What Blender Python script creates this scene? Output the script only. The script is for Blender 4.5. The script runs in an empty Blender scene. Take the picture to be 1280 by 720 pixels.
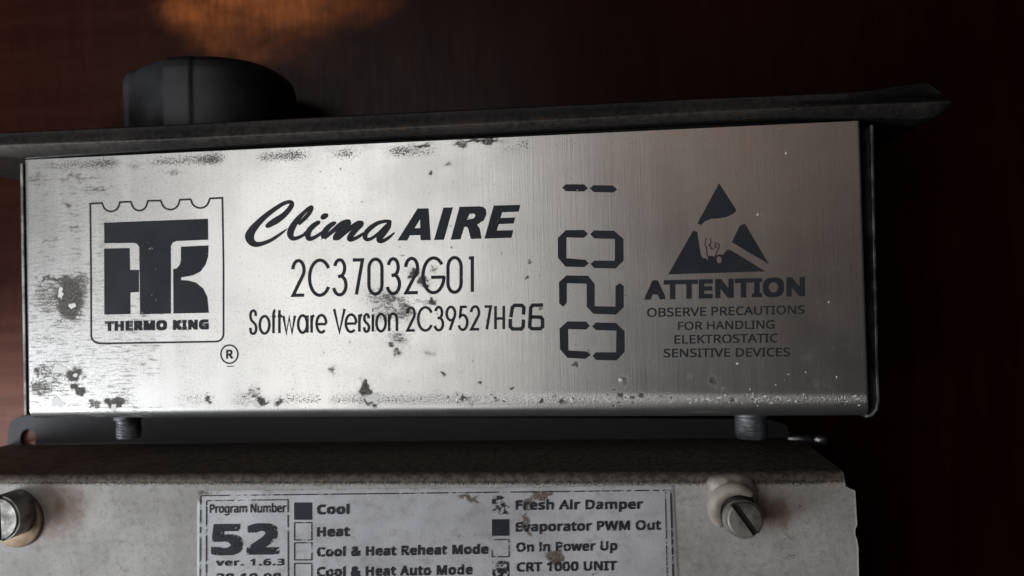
import bpy, bmesh, math, os, random
import numpy as np
from mathutils import Vector, Matrix, noise
from mathutils.geometry import tessellate_polygon

# ------------------------------------------------------------------ camera, world, lamps
scene = bpy.context.scene
R = Matrix(((0.991907, 0.025059, 0.124467), (-0.023253, 0.999603, -0.015942), (-0.124817, 0.012919, 0.992096)))
CAM = Vector((0.126986, 0.023339, 0.200101))
FPX = 1000.0
cd = bpy.data.cameras.new('camera'); cam = bpy.data.objects.new('camera', cd)
scene.collection.objects.link(cam); scene.camera = cam
cd.sensor_width = 36; cd.lens = 36 * FPX / 1280; cd.clip_start = 0.005; cd.clip_end = 20
cam.matrix_world = Matrix.Translation(CAM) @ R.to_4x4()
cd.dof.use_dof = True; cd.dof.focus_distance = 0.1605; cd.dof.aperture_fstop = 14
world = bpy.data.worlds.new('World'); scene.world = world; world.use_nodes = True
bg = world.node_tree.nodes['Background']; bg.inputs[0].default_value = (0.55, 0.65, 0.9, 1); bg.inputs[1].default_value = 0.004
scene.view_settings.view_transform = 'Standard'; scene.view_settings.look = 'None'
scene.view_settings.exposure = 0; scene.view_settings.gamma = 1
scene.cycles.max_bounces = 6

def area_lamp(name, loc, target, size, power, color, sy=None):
    l = bpy.data.lights.new(name, 'AREA'); l.size = size; l.energy = power; l.color = color
    if sy: l.shape = 'RECTANGLE'; l.size_y = sy
    o = bpy.data.objects.new(name, l); scene.collection.objects.link(o)
    o.location = loc
    o.rotation_euler = (Vector(target) - Vector(loc)).to_track_quat('-Z', 'Y').to_euler()
    return o
w_ = area_lamp('window_light', (-0.25, -0.10, 0.22), (-0.01, 0.005, 0.0), 0.13, 0.50, (0.92, 0.96, 1.0), 0.18)
w_.data.spread = math.radians(125)  # narrower than a window's spread, to fade the light rightwards
area_lamp('overhead_panel', (-0.125, 0.045, 0.56), (0.02, 0.03, 0.04), 0.52, 0.98, (1.0, 0.985, 0.955), 0.30)  # unseen panel added to brighten the plate's reflection
area_lamp('warm_fill', (0.22, 0.17, 0.50), (0.14, 0.05, 0.04), 0.18, 0.030, (1.0, 0.60, 0.42))  # added warm lamp, tints the reflection at the plate's upper right

# ------------------------------------------------------------------ helpers
RT = R.transposed()
def at(px, py, z):
    d = R @ Vector(((px - 640) / FPX, -(py - 360) / FPX, -1))
    return CAM + d * ((z - CAM.z) / d.z)
def project(P):                                  # N x 3 -> pixel coordinates of the photograph
    P = np.asarray(P) - np.array(CAM); c = P @ np.array(R)
    return 640 + FPX * c[:, 0] / -c[:, 2], 360 - FPX * c[:, 1] / -c[:, 2]
H1 = 0.040
def link(name, verts, faces, mat, parent=None, smooth=False, attrs=None):
    m = bpy.data.meshes.new(name); m.from_pydata([tuple(v) for v in verts], [], faces); m.update()
    if smooth:
        m.polygons.foreach_set('use_smooth', [True] * len(m.polygons))
    for k, a in (attrs or {}).items():
        at_ = m.attributes.new(k, 'FLOAT', 'POINT'); at_.data.foreach_set('value', np.asarray(a, dtype=np.float32))
    if mat: m.materials.append(mat)
    o = bpy.data.objects.new(name, m); scene.collection.objects.link(o)
    if parent: o.parent = parent
    return o
def bm_link(name, bm, mat, parent=None, smooth=False):
    bmesh.ops.recalc_face_normals(bm, faces=bm.faces)
    m = bpy.data.meshes.new(name); bm.to_mesh(m); bm.free()
    if smooth: m.polygons.foreach_set('use_smooth', [True] * len(m.polygons))
    if mat: m.materials.append(mat)
    o = bpy.data.objects.new(name, m); scene.collection.objects.link(o)
    if parent: o.parent = parent
    return o
def bevel(o, w, seg=2, ang=35):
    b = o.modifiers.new('bevel', 'BEVEL'); b.width = w; b.segments = seg; b.limit_method = 'ANGLE'; b.angle_limit = math.radians(ang)
    o.data.polygons.foreach_set('use_smooth', [True] * len(o.data.polygons))
    w_ = o.modifiers.new('wn', 'WEIGHTED_NORMAL'); w_.keep_sharp = True
def thing(name, label, cat, loc):
    o = bpy.data.objects.new(name, None); scene.collection.objects.link(o)
    o['label'] = label; o['category'] = cat; o.empty_display_size = 0.01
    return o                                      # root at the world origin; geometry carries its own place
def lathe(prof, seg=48):                          # profile (r, h) about local Z
    vs, fs = [], []
    for r, h in prof:
        for k in range(seg):
            a = 2 * math.pi * k / seg; vs.append(Vector((r * math.cos(a), r * math.sin(a), h)))
    for i in range(len(prof) - 1):
        for k in range(seg):
            k2 = (k + 1) % seg
            fs.append((i * seg + k, i * seg + k2, (i + 1) * seg + k2, (i + 1) * seg + k))
    fs.append(tuple(range(seg))[::-1]); fs.append(tuple((len(prof) - 1) * seg + k for k in range(seg)))
    return vs, fs

# ------------------------------------------------------------------ materials
class NT:
    def __init__(s, name):
        s.m = bpy.data.materials.new(name); s.m.use_nodes = True; s.t = s.m.node_tree
        s.b = s.t.nodes['Principled BSDF']; s.out = s.t.nodes['Material Output']
        s.co = s.t.nodes.new('ShaderNodeTexCoord').outputs['Object']
    def n(s, typ, **kw):
        x = s.t.nodes.new(typ)
        for k, v in kw.items():
            if hasattr(x, k): setattr(x, k, v)
        return x
    def L(s, a, b): s.t.links.new(a, b)
    def setin(s, sock, v):
        if isinstance(v, bpy.types.NodeSocket): s.L(v, sock)
        elif isinstance(v, (tuple, list)) and len(v) == 3 and sock.type == 'RGBA': sock.default_value = (*v, 1)
        else: sock.default_value = v
    def noise(s, scale, detail=4, rough=0.55, stretch=(1, 1, 1), off=(0, 0, 0), rot=0):
        mp = s.n('ShaderNodeMapping'); mp.inputs['Scale'].default_value = stretch; mp.inputs['Location'].default_value = off
        mp.inputs['Rotation'].default_value = (0, 0, rot)
        s.L(s.co, mp.inputs[0]); x = s.n('ShaderNodeTexNoise'); x.inputs['Scale'].default_value = scale
        x.inputs['Detail'].default_value = detail; x.inputs['Roughness'].default_value = rough
        s.L(mp.outputs[0], x.inputs['Vector']); return x.outputs['Fac']
    def math(s, op, a, b=0.0, clamp=False):
        x = s.n('ShaderNodeMath'); x.operation = op; x.use_clamp = clamp; s.setin(x.inputs[0], a); s.setin(x.inputs[1], b); return x.outputs[0]
    def ramp(s, v, lo, hi, a=0.0, b=1.0):         # smooth map of v from [lo,hi] to [a,b]
        x = s.n('ShaderNodeMapRange'); x.interpolation_type = 'SMOOTHSTEP'; s.setin(x.inputs[0], v)
        s.setin(x.inputs[1], lo); s.setin(x.inputs[2], hi); x.inputs[3].default_value = a; x.inputs[4].default_value = b
        return x.outputs[0]
    def mix(s, f, a, b):
        x = s.n('ShaderNodeMix'); x.data_type = 'RGBA'; s.setin(x.inputs[0], f); s.setin(x.inputs[6], a); s.setin(x.inputs[7], b); return x.outputs[2]
    def attr(s, k): 
        x = s.n('ShaderNodeAttribute'); x.attribute_name = k; return x.outputs['Fac']
    def bump(s, h, strength, dist):
        x = s.n('ShaderNodeBump'); x.inputs['Strength'].default_value = strength; x.inputs['Distance'].default_value = dist
        s.L(h, x.inputs['Height']); s.L(x.outputs[0], s.b.inputs['Normal']); return x
    def p(s, **kw):
        for k, v in kw.items(): s.setin(s.b.inputs[k.replace('_', ' ')], v)
        return s.m

def metal_plate_mat():
    s = NT('brushed_metal')
    brush = s.noise(260, 3, 0.6, (12, 0.3, 1))           # fine vertical brushing
    brush2 = s.noise(60, 2, 0.5, (5, 0.25, 1))
    blot = s.noise(45, 4, 0.6)
    scratch = s.noise(1000, 5, 0.72, (0.34, 2.2, 1), rot=0.02)       # abrasions running along the plate
    grain = s.noise(3600, 3, 0.7)
    coarse = s.noise(1900, 5, 0.78); cloud = s.noise(38, 4, 0.6, (1, 1.4, 1), (.3, .1, 0)); swipe = s.noise(70, 3, 0.5, (2.2, .5, 1), (.1, .7, 0))
    stain, speck, fleck, scr = s.attr('stain'), s.attr('speck'), s.attr('fleck'), s.attr('scrape')
    # dirt: threshold of the noise falls where the mask is strong
    sn = s.math('ADD', s.math('ADD', s.math('MULTIPLY', scratch, 0.40), s.math('MULTIPLY', coarse, 0.35)), s.math('MULTIPLY', grain, 0.25))
    sthr = s.math('SUBTRACT', 0.765, s.math('MULTIPLY', stain, 0.395))
    d1 = s.ramp(s.math('SUBTRACT', sn, sthr), -0.05, 0.07)
    gn = s.math('ADD', s.math('MULTIPLY', grain, 0.55), s.math('MULTIPLY', coarse, 0.45))
    gthr = s.math('SUBTRACT', 0.74, s.math('MULTIPLY', speck, 0.37))
    d2 = s.ramp(s.math('SUBTRACT', gn, gthr), -0.02, 0.05)
    dthr = s.math('SUBTRACT', 0.72, s.math('MULTIPLY', scr, 0.235))
    d3 = s.ramp(s.math('SUBTRACT', scratch, dthr), 0, 0.18, 0, 0.62)
    dirt = s.math('MAXIMUM', s.math('MAXIMUM', d1, d2), d3)
    fl = s.ramp(s.math('MULTIPLY', fleck, s.math('ADD', 0.55, coarse)), 0.5, 0.62)
    dirt = s.math('MULTIPLY', dirt, s.math('SUBTRACT', 1.0, fl))
    base = s.mix(s.ramp(blot, 0.3, 0.7), (0.54, 0.54, 0.54), (0.62, 0.615, 0.605))
    base = s.mix(s.math('MULTIPLY', s.ramp(brush, 0.25, 0.75), 0.30), base, (0.50, 0.49, 0.48))
    dc = s.mix(s.ramp(coarse, 0.38, 0.62), (0.03, 0.027, 0.024), (0.17, 0.155, 0.14))
    mott = s.math('MULTIPLY', s.ramp(gn, 0.42, 0.66), s.math('ADD', 0.15, s.math('MULTIPLY', scr, 0.45)))
    mott = s.math('ADD', mott, s.math('MULTIPLY', s.ramp(cloud, 0.42, 0.7), 0.16)); mott = s.math('ADD', mott, s.math('MULTIPLY', s.ramp(stain, 0.2, 0.8), 0.30), True)
    mott = s.math('MULTIPLY', mott, s.ramp(swipe, 0.58, 0.70, 1.0, 0.35))
    base = s.mix(mott, base, (0.27, 0.26, 0.25))
    col = s.mix(dirt, base, dc); col = s.mix(fl, col, (0.92, 0.92, 0.91))
    met = s.math('MULTIPLY', s.math('SUBTRACT', 1.0, s.math('MAXIMUM', dirt, fl)), 0.93)
    ro = s.math('ADD', s.math('ADD', 0.265, s.math('ADD', s.math('MULTIPLY', brush2, 0.07), s.math('MULTIPLY', s.ramp(cloud, 0.35, 0.65), 0.05))), s.math('MULTIPLY', s.math('MAXIMUM', dirt, s.math('MULTIPLY', stain, 0.3)), 0.35))
    s.p(Base_Color=col, Metallic=met, Roughness=ro)
    h = s.math('ADD', s.math('MULTIPLY', brush, 0.35), s.math('MULTIPLY', grain, 0.25))
    h = s.math('ADD', h, s.math('MULTIPLY', s.math('MULTIPLY', s.attr('rough'), coarse), 5.0))
    h = s.math('ADD', h, s.math('MULTIPLY', fl, 1.5))
    s.bump(h, 0.55, 0.00006)
    return s.m
M_PLATE = metal_plate_mat()

def ink_mat(name, col, erode, scale=900, soft=0.04):
    s = NT(name); n = s.noise(scale, 5, 0.7); n2 = s.noise(scale * 0.13, 3, 0.6)
    f = s.ramp(s.math('ADD', s.math('MULTIPLY', n, 0.7), s.math('MULTIPLY', n2, 0.3)), erode, erode + soft)
    s.p(Base_Color=s.mix(s.ramp(n2, 0.3, 0.7), col, tuple(c * 1.35 for c in col)), Roughness=0.55)
    s.b.inputs['Specular IOR Level'].default_value = 0.12
    tr = s.n('ShaderNodeBsdfTransparent'); mx = s.n('ShaderNodeMixShader')
    s.L(f, mx.inputs[0]); s.L(tr.outputs[0], mx.inputs[1]); s.L(s.b.outputs[0], mx.inputs[2]); s.L(mx.outputs[0], s.out.inputs[0])
    return s.m
M_INK = ink_mat('black_ink', (0.028, 0.030, 0.036), 0.335)
M_LINK = ink_mat('label_ink', (0.028, 0.029, 0.036), 0.408, 2000, 0.06)
M_BOX = ink_mat('checkbox_ink', (0.026, 0.027, 0.034), 0.36, 600, 0.03)
M_BOXW = ink_mat('worn_checkbox_ink', (0.026, 0.027, 0.034), 0.475, 1000, 0.04)
M_LINE = ink_mat('label_line', (0.035, 0.035, 0.04), 0.435, 900, 0.06)

def plastic_mat():
    s = NT('black_plastic'); a = s.noise(90, 4, 0.6, (0.4, 2, 1)); b = s.noise(900, 4, 0.7); c = s.noise(250, 3, 0.6, (1, .2, 1))
    dust = s.math('MULTIPLY', s.ramp(a, 0.42, 0.7), s.ramp(b, 0.35, 0.65), True)
    col = s.mix(s.math('MULTIPLY', dust, 0.14), (0.009, 0.009, 0.011), (0.075, 0.066, 0.06))
    wr = s.math('MULTIPLY', s.attr('ridge_highlight'), s.ramp(s.math('ADD', s.math('MULTIPLY', b, .6), s.math('MULTIPLY', a, .4)), 0.32, 0.62))
    col = s.mix(s.math('MULTIPLY', wr, 0.55), col, (0.16, 0.13, 0.105))  # ridge highlight painted in as a paler tan
    s.b.inputs['Specular IOR Level'].default_value = 0.3
    s.p(Base_Color=col, Roughness=s.ramp(c, 0.3, 0.7, 0.42, 0.58)); s.bump(c, 0.25, 0.00006); return s.m
M_PLASTIC = plastic_mat()
def knob_mat():
    s = NT('knob_rubber'); b = s.noise(700, 4, 0.7); a = s.noise(60, 3, 0.6)
    s.p(Base_Color=s.mix(s.ramp(a, 0.35, 0.65), (0.006, 0.0065, 0.008), (0.022, 0.022, 0.025)), Roughness=0.6); s.bump(b, 0.4, 0.00008); return s.m
M_KNOB = knob_mat()
def black_mat(name, col=(0.010, 0.010, 0.012), ro=0.6):
    s = NT(name); b = s.noise(300, 4, 0.7)
    s.p(Base_Color=s.mix(b, tuple(c * 0.7 for c in col), tuple(c * 1.3 for c in col)), Roughness=ro); s.bump(b, 0.3, 0.0001); return s.m
M_BLACK = black_mat('blackened_steel')
M_FLANGE = black_mat('flange_paint', (0.036, 0.037, 0.043), 0.65)

def wood_mat():
    s = NT('lacquered_wood')
    g = s.noise(30, 6, 0.65, (5, 0.45, 1), (0.3, 0.1, 0)); g2 = s.noise(150, 5, 0.7, (5, 0.5, 1))
    h = s.noise(40, 5, 0.65, (0.5, 6, 1)); big = s.noise(11, 3, 0.5)
    col = s.mix(s.ramp(g, 0.35, 0.68), (0.012, 0.0026, 0.0017), (0.021, 0.0042, 0.0026))
    col = s.mix(s.math('MULTIPLY', s.ramp(h, 0.5, 0.72), 0.5), col, (0.016, 0.004, 0.003))
    col = s.mix(s.attr('lit_left'), col, s.mix(s.ramp(h, 0.35, 0.65), (0.24, 0.078, 0.045), (0.36, 0.13, 0.08)))  # lighter wood tone standing in for light from the left
    lit = s.math('MULTIPLY', s.attr('lit'), s.math('ADD', -0.10, s.math('MULTIPLY', s.noise(55, 5, 0.6, (1, 1.5, 1), (0.5, 0.2, 0)), 1.75)))
    wf = s.ramp(lit, 0.12, 1.10)
    col = s.mix(wf, col, s.mix(s.ramp(g2, 0.3, 0.7), (0.36, 0.095, 0.026), (0.56, 0.165, 0.042)))  # glow painted as an orange wood tone
    s.p(Base_Color=col, Roughness=s.ramp(g2, 0.3, 0.7, 0.27, 0.36))
    s.b.inputs['Specular IOR Level'].default_value = 0.09
    s.bump(s.math('ADD', g2, s.math('MULTIPLY', h, 0.4)), 0.12, 0.0001); return s.m
M_WOOD = wood_mat()

def paint_mat():
    s = NT('grey_paint')
    a = s.noise(60, 5, 0.65); b = s.noise(2400, 4, 0.75); c = s.noise(700, 5, 0.7); d = s.noise(300, 4, 0.6, (1, .5, 1), (.3, .2, 0))
    grit, brown_smudge, speck = s.attr('grit'), s.attr('brown_smudge'), s.attr('speck')
    col = s.mix(s.ramp(a, 0.3, 0.7), (0.33, 0.32, 0.305), (0.50, 0.49, 0.475))
    col = s.mix(s.math('MULTIPLY', s.math('MULTIPLY', s.ramp(c, 0.42, 0.68), s.ramp(d, 0.35, 0.65, 0.2, 1.0)), 0.6), col, (0.19, 0.165, 0.14)); col = s.mix(s.math('MULTIPLY', s.ramp(b, 0.42, 0.62), 0.16), col, (0.24, 0.225, 0.21))
    col = s.mix(s.ramp(s.math('SUBTRACT', b, s.math('SUBTRACT', 0.74, s.math('MULTIPLY', speck, 0.25))), 0, 0.06), col, (0.06, 0.055, 0.05))
    col = s.mix(s.math('MULTIPLY', brown_smudge, s.ramp(d, 0.2, 0.6, 0.4, 1)), col, (0.17, 0.085, 0.045))
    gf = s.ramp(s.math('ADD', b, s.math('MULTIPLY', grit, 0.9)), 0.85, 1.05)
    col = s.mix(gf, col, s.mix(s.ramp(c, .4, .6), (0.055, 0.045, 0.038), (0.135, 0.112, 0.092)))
    s.p(Base_Color=col, Roughness=0.62); s.b.inputs['Specular IOR Level'].default_value = 0.35
    s.bump(s.math('ADD', s.math('MULTIPLY', b, 0.5), c), 0.6, 0.00014); return s.m
M_PAINT = paint_mat()

def paper_mat():
    s = NT('label_paper')
    a = s.noise(38, 5, 0.6); b = s.noise(2200, 4, 0.75); c = s.noise(330, 5, 0.7, (1, 1.3, 1)); w = s.noise(24, 3, 0.45, (1, 1.2, 1), (.2, .6, 0))
    col = s.mix(s.ramp(a, 0.3, 0.7), (0.42, 0.42, 0.445), (0.60, 0.60, 0.625))
    col = s.mix(s.math('MULTIPLY', s.ramp(c, 0.46, 0.72), 0.5), col, (0.27, 0.25, 0.235))
    st = s.attr('stain'); gf = s.ramp(s.math('ADD', s.math('MULTIPLY', c, 0.6), s.math('ADD', s.math('MULTIPLY', b, 0.9), s.math('MULTIPLY', st, 0.58))), 1.0, 1.16)
    col = s.mix(gf, col, s.mix(s.ramp(b, .35, .65), (0.07, 0.045, 0.032), (0.20, 0.165, 0.14)))
    s.p(Base_Color=col, Roughness=0.5)
    s.bump(s.math('ADD', s.math('MULTIPLY', w, 11.0), s.math('MULTIPLY', b, 0.25)), 0.7, 0.0004); return s.m
M_PAPER = paper_mat()
def screw_mat(name, a, b_, met, ro):
    s = NT(name); n = s.noise(500, 5, 0.7); n2 = s.noise(160, 3, 0.6)
    s.p(Base_Color=s.mix(s.ramp(n2, 0.35, 0.65), a, b_), Metallic=met, Roughness=s.ramp(n, 0.3, 0.7, ro, ro + 0.25)); s.bump(n, 0.6, 0.00012); return s.m
M_SCREW = screw_mat('dull_zinc', (0.12, 0.115, 0.105), (0.40, 0.39, 0.365), 0.45, 0.45)
M_DSCREW = screw_mat('dark_steel', (0.05, 0.055, 0.06), (0.24, 0.25, 0.27), 0.75, 0.4)
M_GLUE = screw_mat('yellowed_sealant', (0.27, 0.24, 0.20), (0.48, 0.44, 0.385), 0.0, 0.42)
M_BRASS = screw_mat('tan_washer', (0.20, 0.14, 0.085), (0.42, 0.31, 0.20), 0.3, 0.4)
M_STUD = screw_mat('bright_steel', (0.60, 0.64, 0.70), (0.80, 0.83, 0.88), 1.0, 0.22)
M_SLOT = black_mat('slot_dark', (0.03, 0.028, 0.025), 0.7)  # dark colour for the slot walls

# ------------------------------------------------------------------ masks (surface stains, and the glow painted on the table)
def vnoise(x, y, f, seed):
    x, y = x * f, y * f; xi, yi = np.floor(x).astype(np.int64), np.floor(y).astype(np.int64); fx, fy = x - xi, y - yi
    fx, fy = fx * fx * (3 - 2 * fx), fy * fy * (3 - 2 * fy)
    def hsh(a, b):
        h = (a * 374761393 + b * 668265263 + seed * 1442695041) & 0xffffffff; h = ((h ^ (h >> 13)) * 1274126177) & 0xffffffff
        return ((h ^ (h >> 16)) & 0xffff) / 65535.0 * 2 - 1
    return (hsh(xi, yi) * (1 - fx) + hsh(xi + 1, yi) * fx) * (1 - fy) + (hsh(xi, yi + 1) * (1 - fx) + hsh(xi + 1, yi + 1) * fx) * fy
def blobs(px, py, lst, warp=1.0):
    wx = (4.5 * vnoise(px, py, 0.10, 1) + 3.2 * vnoise(px, py, 0.28, 2)) * warp; wy = (4.0 * vnoise(px, py, 0.10, 3) + 2.8 * vnoise(px, py, 0.28, 4)) * warp
    px, py = px + wx, py + wy
    out = np.zeros_like(px)
    for x, y, rx, ry, a in lst:
        k = min(1.0, (rx + ry) / 14); d = ((px - wx * (1 - k) - x) / rx) ** 2 + ((py - wy * (1 - k) - y) / ry) ** 2
        out = np.maximum(out, a * np.exp(-d ** 1.5 * 0.7))
    return out
def sstep(v, a, b):
    t = np.clip((v - a) / (b - a), 0, 1); return t * t * (3 - 2 * t)

# ------------------------------------------------------------------ table
def build_table():
    nx, ny = 150, 110
    xs = np.linspace(-0.6, 0.8, nx); ys = np.linspace(-0.5, 0.6, ny)
    # finer in view
    xs = np.sort(np.concatenate([np.linspace(-0.9, -0.12, 12), np.linspace(-0.115, 0.36, 220), np.linspace(0.37, 1.2, 12)]))
    ys = np.sort(np.concatenate([np.linspace(-0.8, -0.09, 10), np.linspace(-0.085, 0.15, 120), np.linspace(0.16, 0.9, 10)]))
    X, Y = np.meshgrid(xs, ys); P = np.stack([X.ravel(), Y.ravel(), np.zeros(X.size)], 1)
    px, py = project(P)
    lit = blobs(px, py, [(255, 0, 60, 45, .75), (335, 5, 90, 60, .95), (430, 0, 75, 45, 0.6), (320, 45, 75, 40, .75), (390, 60, 60, 40, .45)])  # orange glow on the lacquer, painted into the wood colour
    lit_left = (0.05 * (1 - sstep(px, 100, 420)) + 0.55 * sstep(py, 330, 560) * (1 - sstep(px, 60, 170))) * (py < 900)  # wood painted lighter at the left in place of light
    n = len(xs); fs = [(j * n + i, j * n + i + 1, (j + 1) * n + i + 1, (j + 1) * n + i) for j in range(len(ys) - 1) for i in range(n - 1)]
    o = link('table_top', P, fs, M_WOOD, None, True, {'lit': lit, 'lit_left': lit_left})
    o['kind'] = 'structure'; return o
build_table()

# ------------------------------------------------------------------ upper control unit
unit = thing('control_unit', 'brushed metal covered device printed 2C37032G01, black knob behind its bezel, above the grey box', 'control unit', None)
C_TL, C_TR, C_BR, C_BL = at(30, 200, H1), at(1075, 151, H1), at(1087, 521, H1), at(35, 524, H1)
def plate_xy(u, v):                               # u 0..1 left-right, v 0..1 bottom-top
    a = C_BL.lerp(C_BR, u); b = C_TL.lerp(C_TR, u); return a.lerp(b, v)
def build_cover():
    rb, re = 0.0022, 0.0006                        # bend radii: bottom fold, side edges
    us = [0.0, 0.0003, 0.0009, 0.0018, 0.0034] + list(np.linspace(0.006, 0.995, 640)) + [0.9972, 0.9985, 0.9993, 1.0]
    hgt = 0.0566
    rows = []                                      # (y offset from bottom line, z drop)
    for z in (0.030, 0.016, 0.006): rows.append((0.0, z))
    for k in range(0, 11):
        a = math.pi / 2 * k / 10; rows.append((rb - rb * math.cos(a), rb - rb * math.sin(a)))
    for y in np.linspace(rb + 0.0002, hgt, 215): rows.append((y, 0.0))
    V = []
    for y, dz in rows:
        for u in us:
            p = plate_xy(u, y / hgt)
            d = min(u, 1 - u) * 0.175; e = 0.0
            r = re if u < .5 else re * 0.6
            if d < r: e = r - math.sqrt(max(0, r * r - (r - d) ** 2))
            V.append((p.x, p.y, H1 - dz - e))
    V = np.array(V); px, py = project(V)
    n = len(us); m = len(rows)
    fs = [(j * n + i, j * n + i + 1, (j + 1) * n + i + 1, (j + 1) * n + i) for j in range(m - 1) for i in range(n - 1)]
    left = 1 - sstep(px, 60, 420)
    stain = blobs(px, py, [
        (88, 372, 24, 34, 1.08), (76, 348, 38, 3.5, .95), (70, 360, 34, 10, .75), (45, 225, 18, 10, .7), (95, 222, 40, 5, .7), (120, 236, 26, 4, .7), (70, 206, 40, 5, .6), (160, 205, 30, 4, .62), (60, 300, 22, 6, .7), (95, 285, 12, 4, .7), (60, 425, 36, 8, .6), (96, 350, 26, 10, .8), (60, 372, 26, 32, .72), (85, 400, 26, 16, .62), (50, 395, 16, 16, .5),
        (62, 470, 32, 26, .72), (93, 470, 13, 11, .95), (98, 488, 9, 8, 1.1), (47, 465, 10, 8, .85), (70, 450, 34, 12, .55), (55, 485, 20, 14, .8),
        (120, 504, 8, 10, .8), (144, 505, 13, 10, 1.1), (155, 488, 10, 7, .6), (100, 507, 20, 8, .5),
        (318, 489, 10, 9, .75), (328, 503, 9, 8, 1.1), (305, 500, 14, 10, .6), (262, 498, 6, 8, .9), (250, 502, 12, 6, .5), (348, 505, 5, 7, .9),
        (457, 484, 8, 13, 1.0), (463, 503, 8, 7, .9), (453, 500, 14, 10, .55), (415, 462, 6, 6, .75), (495, 441, 6, 7, .8), (538, 442, 9, 5, .6),
        (490, 377, 22, 13, .74), (505, 388, 17, 13, .76), (518, 398, 14, 10, .5), (478, 392, 12, 12, .62), (472, 380, 8, 8, .8), (497, 424, 12, 9, .72), (488, 432, 5, 4, .9),
        (517, 342, 8, 7, 1.0), (530, 353, 7, 8, 1.0), (541, 338, 5, 5, .75), (541, 378, 4, 4, 1.1), (526, 352, 5, 5, 1.0),
        (529, 181, 16, 4, .85), (600, 177, 32, 4, .95), (575, 181, 12, 4, .8), (380, 179, 9, 4, .75), (330, 177, 60, 9, .45), (270, 188, 14, 5, .5), (440, 184, 40, 5, .45),
        (55, 235, 26, 34, .42), (82, 258, 8, 5, .8), (108, 241, 30, 5, .62), (115, 215, 22, 9, .45), (50, 280, 20, 20, .4), (212, 216, 20, 3, .65),
        (90, 270, 30, 8, .6), (65, 310, 30, 25, .45), (560, 205, 6, 3, .7), (539, 215, 3, 3, .95),
        (660, 348, 3, 4, .9), (662, 327, 3, 3, .8), (676, 387, 4, 4, .7), (710, 441, 8, 4, .6), (737, 440, 8, 5, .75), (721, 430, 3, 4, .6),
        (553, 467, 3, 3, 1.0), (600, 479, 3, 3, 1.0), (640, 485, 3, 2, 1.0), (718, 456, 4, 4, .9), (778, 477, 6, 6, .85), (776, 495, 5, 5, 1.1), (802, 495, 4, 5, 1.0), (790, 497, 4, 4, .9), (768, 487, 3, 3, .8),
        (575, 499, 8, 5, .85), (588, 500, 6, 5, .8), (618, 499, 3, 4, .9), (676, 502, 3, 4, 1.0), (705, 502, 5, 5, .9), (768, 508, 3, 4, .8), (826, 495, 4, 3, .7), (735, 405, 14, 8, .5), (765, 345, 10, 5, .5), (737, 300, 8, 8, .45),
        (893, 478, 5, 6, .9), (904, 486, 4, 3, .7), (1020, 478, 4, 5, .6), (1010, 448, 6, 4, .6), (930, 499, 6, 5, .6), (1060, 498, 6, 4, .6), (985, 503, 5, 3, .5), (862, 470, 3, 3, .6), (871, 500, 4, 4, .6)])
    flat = (V[:, 2] > H1 - 0.0001)
    stain = np.maximum(stain, 0.38 * left * (0.75 + 0.5 * vnoise(px, py, 0.02, 7)))
    stain = np.maximum(stain, 0.33 * (1 - sstep(px, 40, 120)))
    straight = (px - 498) * 38 - (py - 362) * 32       # crisp edge of the grey stain below the digits
    stain = np.where((straight > 0) & (px > 485) & (px < 535) & (py < 408) & (py > 360), 0.05, stain)
    speck = 0.30 + 0.10 * (1 - sstep(px, 300, 900)) + 0.02 * np.sin(px * 0.02)
    speck = np.maximum(speck, 0.62 * np.exp(-((py - 500) / 9.0) ** 2) * (px > 340) * (px < 640) * (1 - 0.4 * sstep(px, 480, 640)))
    speck = np.maximum(speck, 0.56 * np.exp(-((py - 497) / 16.0) ** 2) * (px > 200) * (px < 560))
    topy = 200 - 0.0469 * (px - 30)
    speck = np.maximum(speck, 0.70 * np.exp(-((py - topy - 10) / 13.0) ** 2) * (px < 660) * (0.75 + 0.5 * vnoise(px, py, 0.03, 9)))
    speck = np.maximum(speck, 0.44 * np.exp(-((py - topy - 12) / 14.0) ** 2) * (px >= 660))
    speck = np.maximum(speck, blobs(px, py, [(492, 384, 36, 24, .66), (470, 372, 26, 14, .6), (505, 415, 30, 20, .5), (70, 375, 45, 45, .5), (75, 475, 50, 35, .55), (150, 500, 60, 20, .5), (540, 345, 40, 22, .42), (450, 350, 40, 25, .36), (300, 185, 180, 16, .40), (640, 345, 60, 40, .36), (560, 200, 60, 20, .33),
                                             (740, 430, 50, 30, .36), (500, 430, 60, 25, .42), (330, 490, 30, 18, .45), (700, 280, 50, 60, .30), (560, 230, 70, 40, .27), (970, 190, 110, 30, .24)]))
    scr = 0.95 * (1 - sstep(px, 90, 330)) + 0.34 * (1 - sstep(px, 330, 700)) * sstep(py, 330, 400)
    scr = np.clip(scr, 0, 1) * (0.8 + 0.2 * sstep(py, 180, 240))
    fleck = blobs(px, py, [(76, 365, 3, 9, .9), (90, 381, 6, 4, .85), (76, 462, 7, 7, .95), (63, 473, 5, 4, .9), (52, 470, 3, 3, .9), (72, 505, 10, 6, .8), (95, 469, 2.5, 2.5, .9),
                           (140, 508, 3.5, 5.5, 1.2), (321, 505, 4, 5, 1.1), (467, 497, 6, 6, 1.2), (471, 381, 7, 4, .8), (477, 389, 7, 3, .85), (497, 381, 5, 5, .8), (487, 421, 8, 6, .75), (482, 400, 6, 3, .7), (530, 376, 10, 3, .75),
                           (775, 475, 3, 2, .9), (768, 515, 1.6, 3, 1), (757, 448, 4, 2, .9), (948, 268, 1.6, 1.8, 1.1), (1037, 377, 1.3, 1.3, 1), (922, 454, 2, 2, .9), (912, 323, 2, 2, .9), (977, 160, 1.2, 1.2, 1), (982, 192, 1.6, 1.6, 1)])
    rng = random.Random(5); bits = []
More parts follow.
